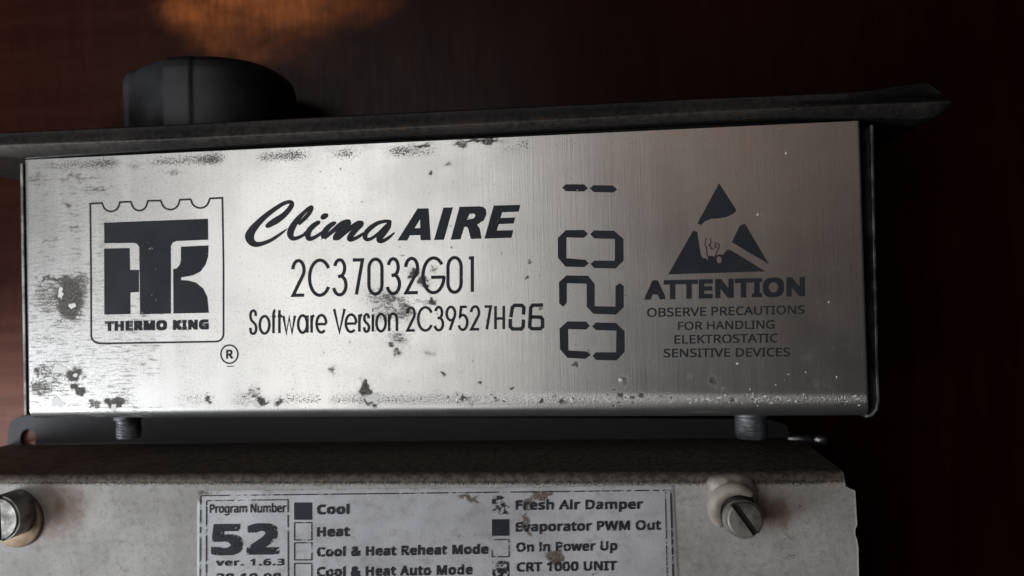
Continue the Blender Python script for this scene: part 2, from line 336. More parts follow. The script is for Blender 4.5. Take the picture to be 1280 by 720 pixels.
    for _ in range(170):
        x = rng.uniform(560, 1082); bits.append((x, rng.gauss(499, 3.2) - 0.003 * (x - 560), rng.uniform(.8, 1.9), rng.uniform(.7, 1.7), rng.uniform(.75, 1.1)))
    for _ in range(26):
        bits.append((rng.uniform(860, 1070), rng.uniform(460, 515), rng.uniform(.7, 1.4), rng.uniform(.7, 1.4), rng.uniform(.7, 1.0)))
    fleck = np.maximum(fleck, blobs(px, py, bits))
    dk = [(rng.uniform(560, 1080), rng.gauss(499, 4), rng.uniform(1.2, 3.2), rng.uniform(1, 2.2), rng.uniform(.6, 1.05)) for _ in range(80)]
    dk += [(rng.uniform(380, 1070), rng.uniform(175, 500), rng.uniform(.8, 1.7), rng.uniform(.8, 1.6), rng.uniform(.7, 1.1)) for _ in range(110)]
    stain = np.maximum(stain, blobs(px, py, dk))
    wipe = np.clip(blobs(px, py, [(213, 474, 8, 26, 1.2), (280, 480, 9, 30, 1.2), (188, 490, 15, 13, 1.2), (340, 480, 12, 16, .9), (408, 490, 5, 24, .9)], 0.5), 0, 1)
    scr = scr * (1 - wipe); stain = stain * (1 - .8 * wipe); speck = speck * (1 - .7 * wipe)
    fleck *= flat; rough = np.exp(-((py - 499) / 6.0) ** 2) * sstep(px, 330, 620)
    return link('cover_plate', V, fs, M_PLATE, unit, True, {'stain': stain, 'speck': speck, 'fleck': fleck, 'scrape': scr, 'rough': rough})
cover = build_cover()

def box(name, x0, x1, y0, y1, z0, z1, mat, parent, bev=0):
    bm = bmesh.new(); bmesh.ops.create_cube(bm, size=1)
    for v in bm.verts: v.co = Vector(((x0 + x1) / 2 + v.co.x * (x1 - x0), (y0 + y1) / 2 + v.co.y * (y1 - y0), (z0 + z1) / 2 + v.co.z * (z1 - z0)))
    o = bm_link(name, bm, mat, parent)
    if bev: bevel(o, bev)
    return o
box('chassis', 0.0009, 0.1742, 0.0012, 0.0605, 0.0008, 0.0372, M_BLACK, unit)
def side_lip(pts, z, w, name):                     # thin folded sheet edge standing beside the cover
    V, F = [], []; P = [at(x, y, z) for x, y in pts]
    for i, p in enumerate(P):
        t = (P[min(i + 1, len(P) - 1)] - P[max(i - 1, 0)]).normalized(); nrm = Vector((-t.y, t.x, 0)) * w
        V += [p - nrm, p + nrm, p + nrm - Vector((0, 0, z - 0.001)), p - nrm - Vector((0, 0, z - 0.001))]
    for i in range(len(P) - 1):
        for k in range(4): F.append((i * 4 + k, i * 4 + (k + 1) % 4, (i + 1) * 4 + (k + 1) % 4, (i + 1) * 4 + k))
    F += [(0, 1, 2, 3), tuple(4 * (len(P) - 1) + k for k in (3, 2, 1, 0))]
    bm = bmesh.new(); m = bpy.data.meshes.new('t'); m.from_pydata([tuple(v) for v in V], [], F); bm.from_mesh(m); bpy.data.meshes.remove(m)
    o = bm_link(name, bm, M_DSCREW, unit); bevel(o, 0.00015); return o
side_lip([(1090, 156), (1093, 300), (1097, 480), (1098, 500), (1096, 512), (1090, 519), (1082, 521)], 0.0385, 0.0003, 'side_lip')
lo = side_lip([(26.6, 204), (28, 300), (29.6, 400), (31.5, 519)], 0.0390, 0.00035, 'side_lip'); lo.data.materials[0] = M_SCREW

# bezel: long plastic front panel seen on its rim; stations (x, front edge y, ridge y, back edge y)
def build_bezel():
    st = [(-90, 168, 186, 203), (0, 164, 182, 196), (23, 163, 181, 198), (200, 155, 175, 187), (400, 144.5, 165.5, 175), (600, 134.5, 155.5, 166), (880, 121, 141, 151), (1000, 116, 135.5, 147),
          (1060, 113.5, 133, 147), (1092, 111, 131.5, 148), (1120, 106, 130.5, 149), (1150, 102, 129.5, 149), (1172, 101, 128.5, 145), (1189, 112, 127.5, 132)]
    V, F = [], []
    sec = 9
    for x, yt, yr, yb in st:
        T, Rg, B = at(x, yt, 0.0422), at(x, yr, 0.0432), at(x, yb, 0.0412)
        if x > 1100: T.x = at(x - 12 * (x > 1160), yt, .0422).x
        V += [T + Vector((0, 0, -0.0412)), T + Vector((0, 0, -0.0012)), T + Vector((0, -0.0004, 0)), T.lerp(Rg, 0.5) + Vector((0, 0, -0.0003 - 0.004 * max(0, min(1, (x - 1040) / 90)))), Rg + Vector((0, 0.00035, -0.0001)), Rg,
              Rg.lerp(B, 0.55) + Vector((0, 0, 0.0002)), B, B + Vector((0, 0, -0.0402))]
    for i in range(len(st) - 1):
        for k in range(sec): F.append((i * sec + k, (i + 1) * sec + k, (i + 1) * sec + (k + 1) % sec, i * sec + (k + 1) % sec))
    F += [tuple(range(sec)), tuple((len(st) - 1) * sec + k for k in range(sec))[::-1]]
    bm = bmesh.new(); m = bpy.data.meshes.new('t'); m.from_pydata([tuple(v) for v in V], [], F); bm.from_mesh(m); bpy.data.meshes.remove(m)
    o = bm_link('bezel', bm, M_PLASTIC, unit)
    wa = o.data.attributes.new('ridge_highlight', 'FLOAT', 'POINT'); wa.data.foreach_set('value', np.array([{4: .7, 5: 1.0, 6: .55, 7: .3, 3: .2, 2: .35}.get(i % sec, 0) * (1 - 0.6 * min(1, (i // sec) / 9)) for i in range(len(V))], dtype=np.float32)); bevel(o, 0.00035, 2, 25); return o  # highlight painted along the ridge, weaker towards the right
build_bezel()

def build_knob():
    c = at(266, 100, 0.0195); yf = at(266, 62, 0.0383).y; y0 = at(266, 150, 0.0405).y - 0.001; r0 = 0.0184
    def rad(a):                                     # a in degrees, 90 = up
        ca, sa = abs(math.cos(math.radians(a))), abs(math.sin(math.radians(a))); r = r0 / (ca ** 2.55 + sa ** 2.55) ** (1 / 2.55)
        for lo_, hi_ in ((98, 146), (195, 240)):
            if lo_ < a < hi_: r = r0 * math.cos(math.radians((hi_ - lo_) / 2)) / math.cos(math.radians(a - (lo_ + hi_) / 2)); r = max(r, r0 * 0.95)
        if 77 < a < 96: r += 0.0005
        return r
    seg = 144; prof = [(1, y0), (1, yf - 0.0045), (0.993, yf - 0.0030), (0.968, yf - 0.0015), (0.92, yf - 0.0005), (0.84, yf), (0.0, yf + 0.0001)]
    V, F = [], []
    for s_, y in prof:
        for k in range(seg):
            a = 360 * k / seg; r = rad(a if a < 342 else a - 360) * max(s_, 0.001)
            V.append((c.x + r * math.cos(math.radians(a)), y, 0.0195 + r * math.sin(math.radians(a))))
    for i in range(len(prof) - 1):
        for k in range(seg): F.append((i * seg + k, i * seg + (k + 1) % seg, (i + 1) * seg + (k + 1) % seg, (i + 1) * seg + k))
    F.append(tuple(range(seg)))
    o = link('knob', V, F, M_KNOB, unit, False)
    bevel(o, 0.0003, 2, 12)
build_knob()

def rear_screw(px0, px1, pend, z, mat):            # screw end sticking out of the folded wall towards the viewer
    r = (at(px1, 540, z) - at(px0, 540, z)).length / 2
    c = at((px0 + px1) / 2, 540, z); yend = at(c.x and (px0 + px1) / 2, pend, z + r * 0.8).y
    vs, fs = lathe([(r * 1.15, 0.0), (r * 1.15, 0.0012), (r * 0.97, 0.0014)] + [(r * (0.99 if k % 2 else 0.93), 0.002 + (-yend - 0.0026) * k / 9) for k in range(10)] + [(r, -yend - 0.0006), (r * .9, -yend), (r * 0.4, -yend)])
    vs = [Vector((c.x + v.x, 0.0003 - v.z, z + v.y)) for v in vs]
    o = link('screw', vs, fs, mat, unit, False); bevel(o, 0.00015, 2, 30); return o
rear_screw(147, 175, 551, 0.034, M_DSCREW); rear_screw(918, 960, 552, 0.033, M_DSCREW)

# ------------------------------------------------------------------ printing
def flat_print(name, polys, z, mat, parent):       # polys: list of [outer, hole, ...] in picture measure, laid on the plane at height z
    V, F = [], []; dz = 0
    for loops in polys:
        base = len(V); pts = [Vector((x, y, 0)) for lp in loops for x, y in lp]
        for p in pts: V.append(at(p.x, p.y, z + dz))
        for t in tessellate_polygon([[Vector((x, y, 0)) for x, y in lp] for lp in loops]):
            a, b, c = (V[base + k] for k in t)
            F.append(tuple(base + k for k in (t if (b - a).cross(c - a).z > 0 else t[::-1])))
        dz += 0.0000015
    return link(name, V, F, mat, parent)
def sc(pts, ox, oy, s): return [(ox + x / s, oy + y / s) for x, y in pts]
def spline(pts, n=7):                              # Catmull-Rom through points of any dimension
    P = [np.array(p, float) for p in pts]; P = [2 * P[0] - P[1]] + P + [2 * P[-1] - P[-2]]; out = []
    for i in range(1, len(P) - 2):
        for k in range(n):
            t = k / n; a, b, c, d = P[i - 1:i + 3]
            out.append(0.5 * (2 * b + (c - a) * t + (2 * a - 5 * b + 4 * c - d) * t * t + (3 * b - a - 3 * c + d) * t ** 3))
    out.append(P[-2]); return out
def ribbon(pts, w=None, closed=False, cap=False):  # -> list of quads (each a polygon list) with mitred joins
    P = [np.array(p[:2], float) for p in pts]; W = [(p[2] if w is None else w) / 2 for p in pts]; n = len(P)
    L_, R_ = [], []
    for i in range(n):
        a = P[i - 1] if (i or closed) else None; b = P[(i + 1) % n] if (i < n - 1 or closed) else None
        d1 = (P[i] - a) if a is not None else (b - P[i]); d2 = (b - P[i]) if b is not None else d1
        d1 = d1 / (np.linalg.norm(d1) + 1e-9); d2 = d2 / (np.linalg.norm(d2) + 1e-9)
        t = d1 + d2; t = t / (np.linalg.norm(t) + 1e-9); nn = np.array([-t[1], t[0]]); k = 1 / max(0.45, abs(np.dot(nn, [-d1[1], d1[0]])))
        L_.append(P[i] + nn * W[i] * k); R_.append(P[i] - nn * W[i] * k)
    return L_, R_, closed
def ribbon_mesh(name, ribs, z, mat, parent):
    V, F = [], []; dz = 0
    for L_, R_, closed in ribs:
        b = len(V); n = len(L_)
        for l, r in zip(L_, R_): V += [at(l[0], l[1], z + dz), at(r[0], r[1], z + dz)]
        for i in range(n if closed else n - 1):
            j = (i + 1) % n; q = (b + 2 * i, b + 2 * i + 1, b + 2 * j + 1, b + 2 * j)
            nrm = (V[q[1]] - V[q[0]]).cross(V[q[3]] - V[q[0]]); F.append(q if nrm.z > 0 else q[::-1])
        dz += 0.0000015
    return link(name, V, F, mat, parent)
def join_into(dst, *src):
    bm = bmesh.new(); bm.from_mesh(dst.data)
    for s_ in src: bm.from_mesh(s_.data)
    bm.to_mesh(dst.data); bm.free()
    for s_ in src:
        m = s_.data; bpy.data.objects.remove(s_); bpy.data.meshes.remove(m)
    return dst
try:
    FONT = bpy.data.fonts.load(os.path.join(bpy.utils.resource_path('LOCAL'), 'datafiles', 'fonts', 'NotoSansHebrew-Regular.woff2'))
except Exception:
    FONT = None
def raw_text(body, bold, space=1.0, shear=0.0):
    c = bpy.data.curves.new('text', 'FONT'); c.body = body; c.space_character = space; c.shear = shear; c.resolution_u = 5
    if FONT: c.font = FONT
    o = bpy.data.objects.new('text', c); scene.collection.objects.link(o); bpy.context.view_layer.update()
    m = bpy.data.meshes.new_from_object(o.evaluated_get(bpy.context.evaluated_depsgraph_get()))
    v = np.array([x.co[:2] for x in m.vertices]); f = [tuple(p.vertices) for p in m.polygons]
    bpy.data.objects.remove(o); bpy.data.curves.remove(c); bpy.data.meshes.remove(m)
    if bold > 0:                                   # heavier weight: the outline swept round a small square
        n = len(v); k_ = 8; v0, f0 = v, list(f)
        for k in range(k_):
            v = np.vstack([v, v0 + np.array(((1, 1), (1, 0), (1, -1), (0, -1), (-1, -1), (-1, 0), (-1, 1), (0, 1))[k]) * bold]); f = f + [tuple(i + n * (k + 1) for i in q) for q in f0]
        raw_text.n = n
    else: raw_text.n = len(v)
    return v, f
def text_print(name, body, x0, x1, tops, bases, z, mat, parent, bold=0.0, space=1.0, shear=0.0, dz=0):
    """capital tops and baselines given at x0 and x1"""
    h, _ = raw_text('H', bold); cap, b0 = h[:, 1].max(), h[:, 1].min()
    v, f = raw_text(body, bold, space, shear); lo_, hi_ = v[:, 0].min(), v[:, 0].max(); V = []
    for i_, (x, y) in enumerate(v):
        u = (x - lo_) / (hi_ - lo_); t = (y - b0) / (cap - b0)
        top = tops[0] + (tops[1] - tops[0]) * u; ba = bases[0] + (bases[1] - bases[0]) * u
        V.append(at(x0 + (x1 - x0) * u, ba + (top - ba) * t, z + dz + 0.0000006 * (i_ // raw_text.n)))
    F = []
    for q in f:
        nrm = (V[q[1]] - V[q[0]]).cross(V[q[2]] - V[q[0]]); F.append(q if nrm.z > 0 else q[::-1])
    return link(name, V, F, mat, parent)
ZP = H1 + 0.00003

# emblem: stamp-shaped frame, monogram and the name under it
def arc(cx, cy, rx, ry, a0, a1, n=18):
    return [(cx + rx * math.cos(math.radians(a0 + (a1 - a0) * k / n)), cy + ry * math.sin(math.radians(a0 + (a1 - a0) * k / n))) for k in range(n + 1)]
fr = [(38, 74)]
for xa, xb, y, d in ((82, 150, 71, 31), (190, 255, 66, 33), (302, 375, 62, 33), (414, 487, 57, 32)):
    fr += [(xa, y)] + arc((xa + xb) / 2, y + 1, (xb - xa) / 2 - 3, d, 170, 10, 12) + [(xb, y - 3)]
fr += [(534, 52), (538, 300), (538, 555)] + arc(510, 562, 28, 29, 0, 90, 8) + [(75, 598)] + arc(72, 568, 30, 29, 95, 180, 8) + [(41, 300)]
e1 = ribbon_mesh('emblem_print', [ribbon(sc(fr, 100, 230, 3), 2.3, True)], ZP, M_INK, cover)
Tm = [(90, 145), (480, 130), (481, 209), (362, 214)] + [(348, 219), (341, 232), (341, 486), (225, 489), (222, 236), (214, 225), (202, 221)] + [(91, 222)]
Hm = [(90, 242), (186, 240), (188, 322), (221, 322), (221, 405), (189, 407), (189, 488), (91, 490)]
Km = [(378, 235), (482, 230), (481, 270), (472, 300), (452, 328), (425, 342), (400, 347), (380, 350), (378, 360), (405, 362), (435, 370), (462, 392), (478, 425), (483, 483), (350, 486), (349, 320), (364, 315), (374, 302), (378, 285)]
e2 = flat_print('t', [[sc(p, 100, 230, 3)] for p in (Tm, Hm, Km)], ZP, M_INK, cover)
e3 = text_print('t', 'THERMO KING', 131, 261, (401.5, 399.2), (413.8, 411.8), ZP, M_INK, cover, 0.075, 1.18)
ring = ribbon_mesh('t', [ribbon(arc(286.7, 442.7, 10.6, 11.4, 0, 350, 35), 1.9, True), ribbon([(283.5, 458), (292.5, 457.7)], 1.1)], ZP, M_INK, cover)
rr = text_print('t', 'R', 282.6, 291.4, (437.2, 437), (448.6, 448.4), ZP, M_INK, cover, 0.03)
join_into(e1, e2, e3, ring, rr)

# brand lettering: brush script, then heavy slanted capitals
A1 = lambda p: (300 + p[0] / 10.29, 245 + p[1] / 10.29, p[2] / 10.29)
A2 = lambda p: (380 + p[0] / 10.28, 245 + p[1] / 10.28, p[2] / 10.28)
S1 = [[(335, 405, 25), (355, 385, 62), (410, 348, 80), (470, 312, 88), (530, 272, 78), (590, 220, 70), (640, 160, 66), (667, 105, 62), (645, 76, 50), (575, 90, 50), (480, 145, 56), (360, 232, 66), (250, 330, 80), (160, 435, 100),
       (122, 520, 118), (150, 592, 96), (210, 622, 70), (290, 610, 55), (400, 566, 46), (500, 502, 38), (560, 458, 28), (612, 416, 6)],
      [(930, 125, 20), (895, 150, 45), (820, 215, 50), (725, 320, 72), (660, 430, 88), (648, 500, 84), (680, 545, 60), (750, 535, 46), (850, 482, 36)],
      [(930, 125, 20), (925, 160, 42), (895, 215, 52), (830, 290, 52), (750, 365, 40)]]
S2 = [[(210, 328, 20), (185, 340, 52), (130, 375, 66), (75, 430, 72), (48, 490, 78), (60, 545, 62), (110, 543, 52), (180, 505, 44), (235, 465, 38)], [(0, 485, 42), (25, 470, 40)],
      [(415, 340, 20), (385, 350, 52), (330, 385, 66), (280, 440, 76), (250, 500, 74), (255, 548, 50)],
      [(258, 545, 44), (310, 500, 50), (400, 425, 60), (480, 360, 66), (555, 322, 50), (598, 318, 18)], [(595, 325, 20), (575, 352, 60), (500, 425, 80), (435, 490, 80), (400, 540, 66), (405, 568, 30)],
      [(410, 560, 34), (450, 535, 50), (520, 470, 60), (620, 395, 60), (705, 345, 60), (765, 335, 18)], [(765, 345, 20), (735, 370, 58), (675, 425, 66), (615, 490, 74), (582, 545, 66), (610, 562, 50), (690, 528, 46), (765, 480, 34)],
      [(1125, 335, 20), (1100, 330, 48), (1035, 325, 44), (940, 352, 54), (855, 410, 62), (795, 475, 62), (785, 535, 60), (825, 560, 46), (895, 528, 42), (975, 465, 44), (1060, 395, 66), (1105, 345, 40)],
      [(1110, 340, 30), (1085, 385, 70), (1035, 450, 88), (980, 520, 86), (965, 570, 66), (1010, 578, 50), (1080, 540, 42), (1165, 470, 20)],
      [(215, 290, 18), (232, 280, 58), (258, 263, 72), (288, 245, 60), (305, 230, 18)]]
b1 = ribbon_mesh('brand_lettering', [ribbon(spline([A1(p) for p in q])) for q in S1] + [ribbon(spline([A2(p) for p in q])) for q in S2], ZP, M_INK, cover)
AI = [[[(107, 388), (268, 132), (357, 130), (374, 385), (292, 386), (290, 345), (207, 347), (185, 388)], [(288, 218), (290, 288), (245, 290)]],
      [[(475, 125), (552, 122), (480, 382), (400, 384)]],
      [[(604, 118), (760, 114), (795, 120), (815, 140), (820, 175), (800, 225), (745, 262), (765, 290), (781, 372), (695, 376), (675, 300), (663, 278), (642, 280), (612, 378), (533, 382)], [(685, 175), (720, 172), (733, 188), (718, 210), (662, 222)]],
      [[(878, 108), (1090, 103), (1078, 157), (945, 162), (932, 207), (1050, 204), (1037, 252), (918, 257), (902, 308), (1034, 305), (1020, 366), (803, 373)]]]
b2 = flat_print('t', [[sc(lp, 480, 240, 6.4) for lp in g] for g in AI], ZP, M_INK, cover); join_into(b1, b2)

# narrow round stroke lettering
def glyph(ch):
    S = [(.93, .24), (.85, .07), (.5, 0), (.14, .08), (.05, .25), (.2, .41), (.5, .5), (.86, .62), (1, .78), (.84, .95), (.5, 1), (.14, .94), (.02, .74)]
    el = arc(.5, .5, .5, .5, 0, 345, 23)
    return {
        '0': [(arc(.5, .27, .5, .27, 180, 360, 12) + arc(.5, .73, .5, .27, 0, 180, 12), True)],
        '1': [([(0, .02), (.78, .02), (.78, 1)], False)],
        '2': [(arc(.5, .27, .48, .27, 185, 385, 16) + [(.05, .985), (.06, .985), (1, .985)], False)],
        '3': [(arc(.47, .24, .42, .24, 195, 435, 16) + [(.33, .48)], False), ([(.33, .48)] + arc(.48, .73, .52, .27, -82, 165, 18), False)],
        '5': [([(.95, .01), (.26, .01), (.14, .42)] + arc(.47, .68, .53, .32, 232, 518, 20), False)],
        '7': [([(0, .015), (.96, .015), (.36, 1)], False)],
        '9': [(arc(.5, .29, .5, .29, 0, 345, 23), True), ([(.95, .40), (.38, 1)], False)],
        'C': [(arc(.55, .5, .55, .5, 328, 32, 26), False)],
        'G': [(arc(.52, .5, .52, .5, 322, 8, 28) + [(1.0, .555), (.4, .555)], False)],
        'H': [([(.03, 0), (.03, 1)], False), ([(.97, 0), (.97, 1)], False), ([(0, .54), (1, .54)], False)],
        'V': [([(0, 0), (.5, 1), (1, 0)], False)], 'S': [(spline(S, 4), False)], 's': [(spline(S, 4), False)],
        'o': [(el, True)], 'f': [(spline([(.98, .01), (.72, .02), (.48, .12), (.42, .3)], 4) + [(.42, 1)], False), ([(0, .29), (1.05, .27)], False)],
        't': [([(.45, 0), (.45, 1)], False), ([(-.1, .27), (1.35, .26)], False)],
        'w': [([(0, 0), (.26, 1), (.5, .08), (.74, 1), (1, 0)], False)],
        'a': [(arc(.46, .5, .46, .5, 0, 345, 23), True), ([(.95, .0), (.95, 1)], False)],
        'r': [([(.12, 0), (.12, 1)], False), (spline([(.14, .36), (.4, .08), (.98, .02)], 4), False)],
        'e': [([(.04, .52), (1, .52)], False), (arc(.5, .5, .5, .5, 0, -312, 24), False)],
        'i': [([(.5, .02), (.5, 1)], False)], 'n': [([(.04, 0), (.04, 1)], False), (spline([(.05, .36), (.25, .06), (.55, 0), (.86, .1), (.97, .36)], 4) + [(.97, 1)], False)]}[ch]
def stroke_text(name, items, top, base, w, ww=None):
    ribs = []
    for ch, x0, x1, kind in items:
        for pts, closed in glyph(ch):
            out = []
            for u, v in pts:
                x = x0 + w / 2 + (x1 - x0 - w) * u; t, b = top(x, kind), base(x)
                out.append((x, t + w / 2 + (b - t - w) * v))
            ribs.append(ribbon(out, w, closed))
    return ribbon_mesh(name, ribs, ZP, M_INK, cover)
stroke_text('part_number', [('2', 363.6, 382.4, 0), ('C', 384.8, 412.4, 0), ('3', 415.4, 434.5, 0), ('7', 438.8, 455.6, 0), ('0', 459, 479.5, 0), ('3', 482.4, 501.4, 0), ('2', 504.6, 524.3, 0), ('G', 526.6, 556.2, 0), ('0', 557.8, 578.5, 0), ('1', 584, 593.7, 0)],
            lambda x, k: 323.8 - 0.0195 * (x - 364), lambda x: 372 - 0.0222 * (x - 364), 4.2)
sw = stroke_text('software_lettering', [('S', 311, 321.9, 1), ('o', 323, 338.3, 0), ('f', 338.3, 346, 1), ('t', 345.8, 353, 1), ('w', 352.6, 370.2, 0), ('a', 371, 386.4, 0), ('r', 387.3, 394.6, 0), ('e', 394, 409.3, 0), ('V', 416, 432.3, 1), ('e', 430.5, 446.8, 0),
            ('r', 447, 454.4, 0), ('s', 453.4, 462.8, 0), ('i', 464, 468, 0), ('o', 468.8, 483.6, 0), ('n', 484.3, 498, 0), ('2', 507, 520, 1), ('C', 521, 540.6, 1), ('3', 542, 555.2, 1), ('9', 556.6, 570.4, 1), ('5', 571.9, 585.6, 1), ('2', 587, 600.5, 1), ('7', 603.8, 615.2, 1), ('H', 617.3, 631.6, 1)],
            lambda x, k: (418.9 - 0.0185 * (x - 311)) - (32.3 if k else 25.0), lambda x: 418.9 - 0.0185 * (x - 311), 3.3)
cc = lambda P: [(480 + x / 6.095, 310 + y / 6.095) for x, y in P]
sg = ribbon_mesh('t', [ribbon(cc(q), 4.5) for q in ([(966, 528), (978, 452), (996, 437), (1050, 437), (1066, 455), (1062, 508)], [(962, 540), (962, 600), (980, 617), (1045, 617), (1060, 600), (1062, 545)],
                                                  [(1212, 434), (1132, 436), (1118, 455), (1110, 600), (1128, 615), (1190, 615), (1208, 600), (1208, 545), (1194, 527), (1122, 525)])] + [ribbon([(465.3, 388), (466.8, 388)], 3)], ZP, M_INK, cover)
join_into(sw, sg)
seg = [[(68, 44), (82, 31), (150, 31), (165, 46), (150, 58), (82, 57)], [(172, 46), (186, 34), (258, 36), (275, 50), (260, 62), (186, 60)],
       [(165, 217), (150, 202), (82, 203), (52, 232), (52, 306), (80, 340), (150, 342), (168, 328), (155, 314), (84, 308), (84, 230), (150, 232)],
       [(173, 218), (188, 204), (262, 205), (298, 236), (298, 318), (268, 347), (188, 345), (174, 330), (188, 317), (264, 318), (266, 306), (266, 236), (188, 234)],
       [(56, 398), (84, 373), (165, 374), (190, 405), (190, 488), (268, 490), (268, 412), (284, 402), (299, 412), (299, 492), (270, 520), (185, 517), (160, 490), (160, 404), (86, 402), (86, 475), (72, 491), (57, 478)],
       [(172, 562), (158, 546), (88, 545), (58, 572), (60, 650), (88, 682), (155, 686), (175, 672), (160, 658), (92, 654), (90, 574), (158, 576)],
       [(180, 564), (195, 549), (270, 551), (302, 582), (302, 660), (272, 692), (195, 690), (182, 674), (195, 661), (270, 661), (272, 580), (195, 578)]]
flat_print('date_code', [[sc(p, 680, 220, 3)] for p in seg], ZP, M_INK, cover)

# static warning: triangle with the reaching hand, and its words
tri = [[(547, 50), (665, 232), (660, 250), (635, 268), (600, 283), (555, 292), (490, 297), (450, 313), (422, 340), (397, 328)],
       [(728, 332), (893, 612), (635, 458), (690, 345), (705, 336)],
       [(368, 376), (398, 388), (402, 430), (412, 495), (424, 555), (440, 570), (455, 568), (466, 586), (470, 560), (480, 552), (505, 556), (522, 552), (532, 548), (552, 550), (575, 548), (586, 530), (600, 512), (618, 510), (640, 520), (868, 660), (195, 681)]]
polys = [[sc(p, 800, 220, 5.536)] for p in tri]
polys[2].append(sc(arc(547, 580, 18, 24, 0, 345, 14), 800, 220, 5.536))
w1 = flat_print('static_warning_symbol', polys, ZP, M_INK, cover)
fing = [[(460, 428), (452, 455), (452, 480), (462, 500), (462, 530), (470, 560)], [(488, 432), (490, 465), (478, 478), (490, 488), (492, 505), (512, 502)], [(515, 460), (525, 470), (518, 490), (532, 495)], [(535, 465), (548, 475), (545, 500), (530, 530), (520, 556)], [(535, 552), (560, 546), (590, 560)]]
w2 = ribbon_mesh('t', [ribbon(spline(sc(q, 800, 220, 5.536), 5), 1.25) for q in fing], ZP + 0.000004, M_INK, cover); join_into(w1, w2)
ws = [('ATTENTION', 806, 1006.2, (350.8, 346.3), (374.8, 370.2), .045, 1.06), ('OBSERVE PRECAUTIONS', 808.8, 1005.6, (385.2, 381.6), (396.3, 392.3), .014, 1.0), ('FOR HANDLING', 847.5, 968, (402.3, 400.2), (412.6, 410.8), .014, 1.0),
      ('ELEKTROSTATIC', 843, 972.4, (419, 416.9), (429.8, 427.8), .014, 1.0), ('SENSITIVE DEVICES', 829.5, 987.5, (436, 434.7), (446.8, 445.4), .014, 1.0)]
parts = [text_print('warning_lettering' if i == 0 else 't', b, x0, x1, tp, ba, ZP, M_INK, cover, bo, sp) for i, (b, x0, x1, tp, ba, bo, sp) in enumerate(ws)]
join_into(parts[0], *parts[1:])

# ------------------------------------------------------------------ lower controller box
lower = thing('controller_box', 'weathered grey painted casing with the Program Number 52 label and two slotted screws', 'controller', None)
H2 = 0.0400
def right_edge(y):
    pts = [(560, 1050), (594, 1054), (603, 1056), (609, 1057), (612, 1063), (614, 1069), (640, 1070.5), (655, 1071.5), (661, 1069), (668, 1069.3), (674, 1071.5), (684, 1073), (720, 1073.5), (860, 1076)]
    return np.interp(y, [p[0] for p in pts], [p[1] for p in pts])
def build_casing():
    rb = 0.0017; xs = np.linspace(0, 1, 420) ** 0.85
    ysf = list(np.linspace(603, 730, 110)) + [760, 800, 850]
    P0, P1 = at(-150, 604.2, H2), at(1056, 601.6, H2); d = (P1 - P0).normalized(); nrm = Vector((-d.y, d.x, 0))
    V = []; rows = 0
    for z in (0.0015, 0.010, 0.02, 0.03, 0.036): 
        for t in xs: V.append(P0.lerp(P1, t) + nrm * rb + Vector((0, 0, z - H2)))
        rows += 1
    for k in range(0, 9):
        a = math.pi / 2 * k / 8
        for t in xs: V.append(P0.lerp(P1, t) + nrm * rb * math.cos(a) - Vector((0, 0, rb - rb * math.sin(a))))
        rows += 1
    for y in ysf:
        for t in xs:
            xr = right_edge(y) ; x = -150 + (xr + 150) * t
            V.append(at(x, y + 1.2 - 2.6 * t * max(0, 1 - (y - 603) / 60) , H2))
        rows += 1
    for z in (0.0015,):
        for t in xs: v = at(-150 + (1076 + 150) * t, 850, H2); V.append(Vector((v.x, v.y, z)))
        rows += 1
    V = np.array([tuple(v) for v in V]); n = len(xs)
    F = [(j * n + i, (j + 1) * n + i, (j + 1) * n + i + 1, j * n + i + 1) for j in range(rows - 1) for i in range(n - 1)]
    # right side wall
    px, py = project(V)
    nb = len(V); idx = [j * n + n - 1 for j in range(5, rows - 1)]
    low = [(V[i][0] - 0.0002, V[i][1], 0.0015) for i in idx]; V = np.vstack([V, low])
    for a in range(len(idx) - 1): F.append((idx[a], nb + a, nb + a + 1, idx[a + 1]))
    px, py = project(V)
    face = V[:, 2] > H2 - 0.0001
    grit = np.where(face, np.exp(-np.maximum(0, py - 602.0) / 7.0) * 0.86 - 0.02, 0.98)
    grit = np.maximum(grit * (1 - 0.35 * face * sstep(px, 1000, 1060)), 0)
    brown_smudge = blobs(px, py, [(78, 634, 26, 26, .8), (62, 652, 16, 20, .7), (968, 640, 22, 20, .85), (990, 634, 20, 12, .4), (1045, 600, 14, 8, .35)])  # brown smudges beside the screws and at the right corner
    speck = 0.15 + blobs(px, py, [(80, 700, 70, 30, .35), (150, 650, 60, 40, .3), (215, 680, 30, 40, .25), (1020, 640, 50, 40, .3), (930, 700, 60, 25, .3), (1002, 631, 5, 4, .9), (992, 697, 7, 5, .8)])
    return link('casing', V, F, M_PAINT, lower, True, {'grit': grit, 'brown_smudge': brown_smudge, 'speck': speck})
casing = build_casing()

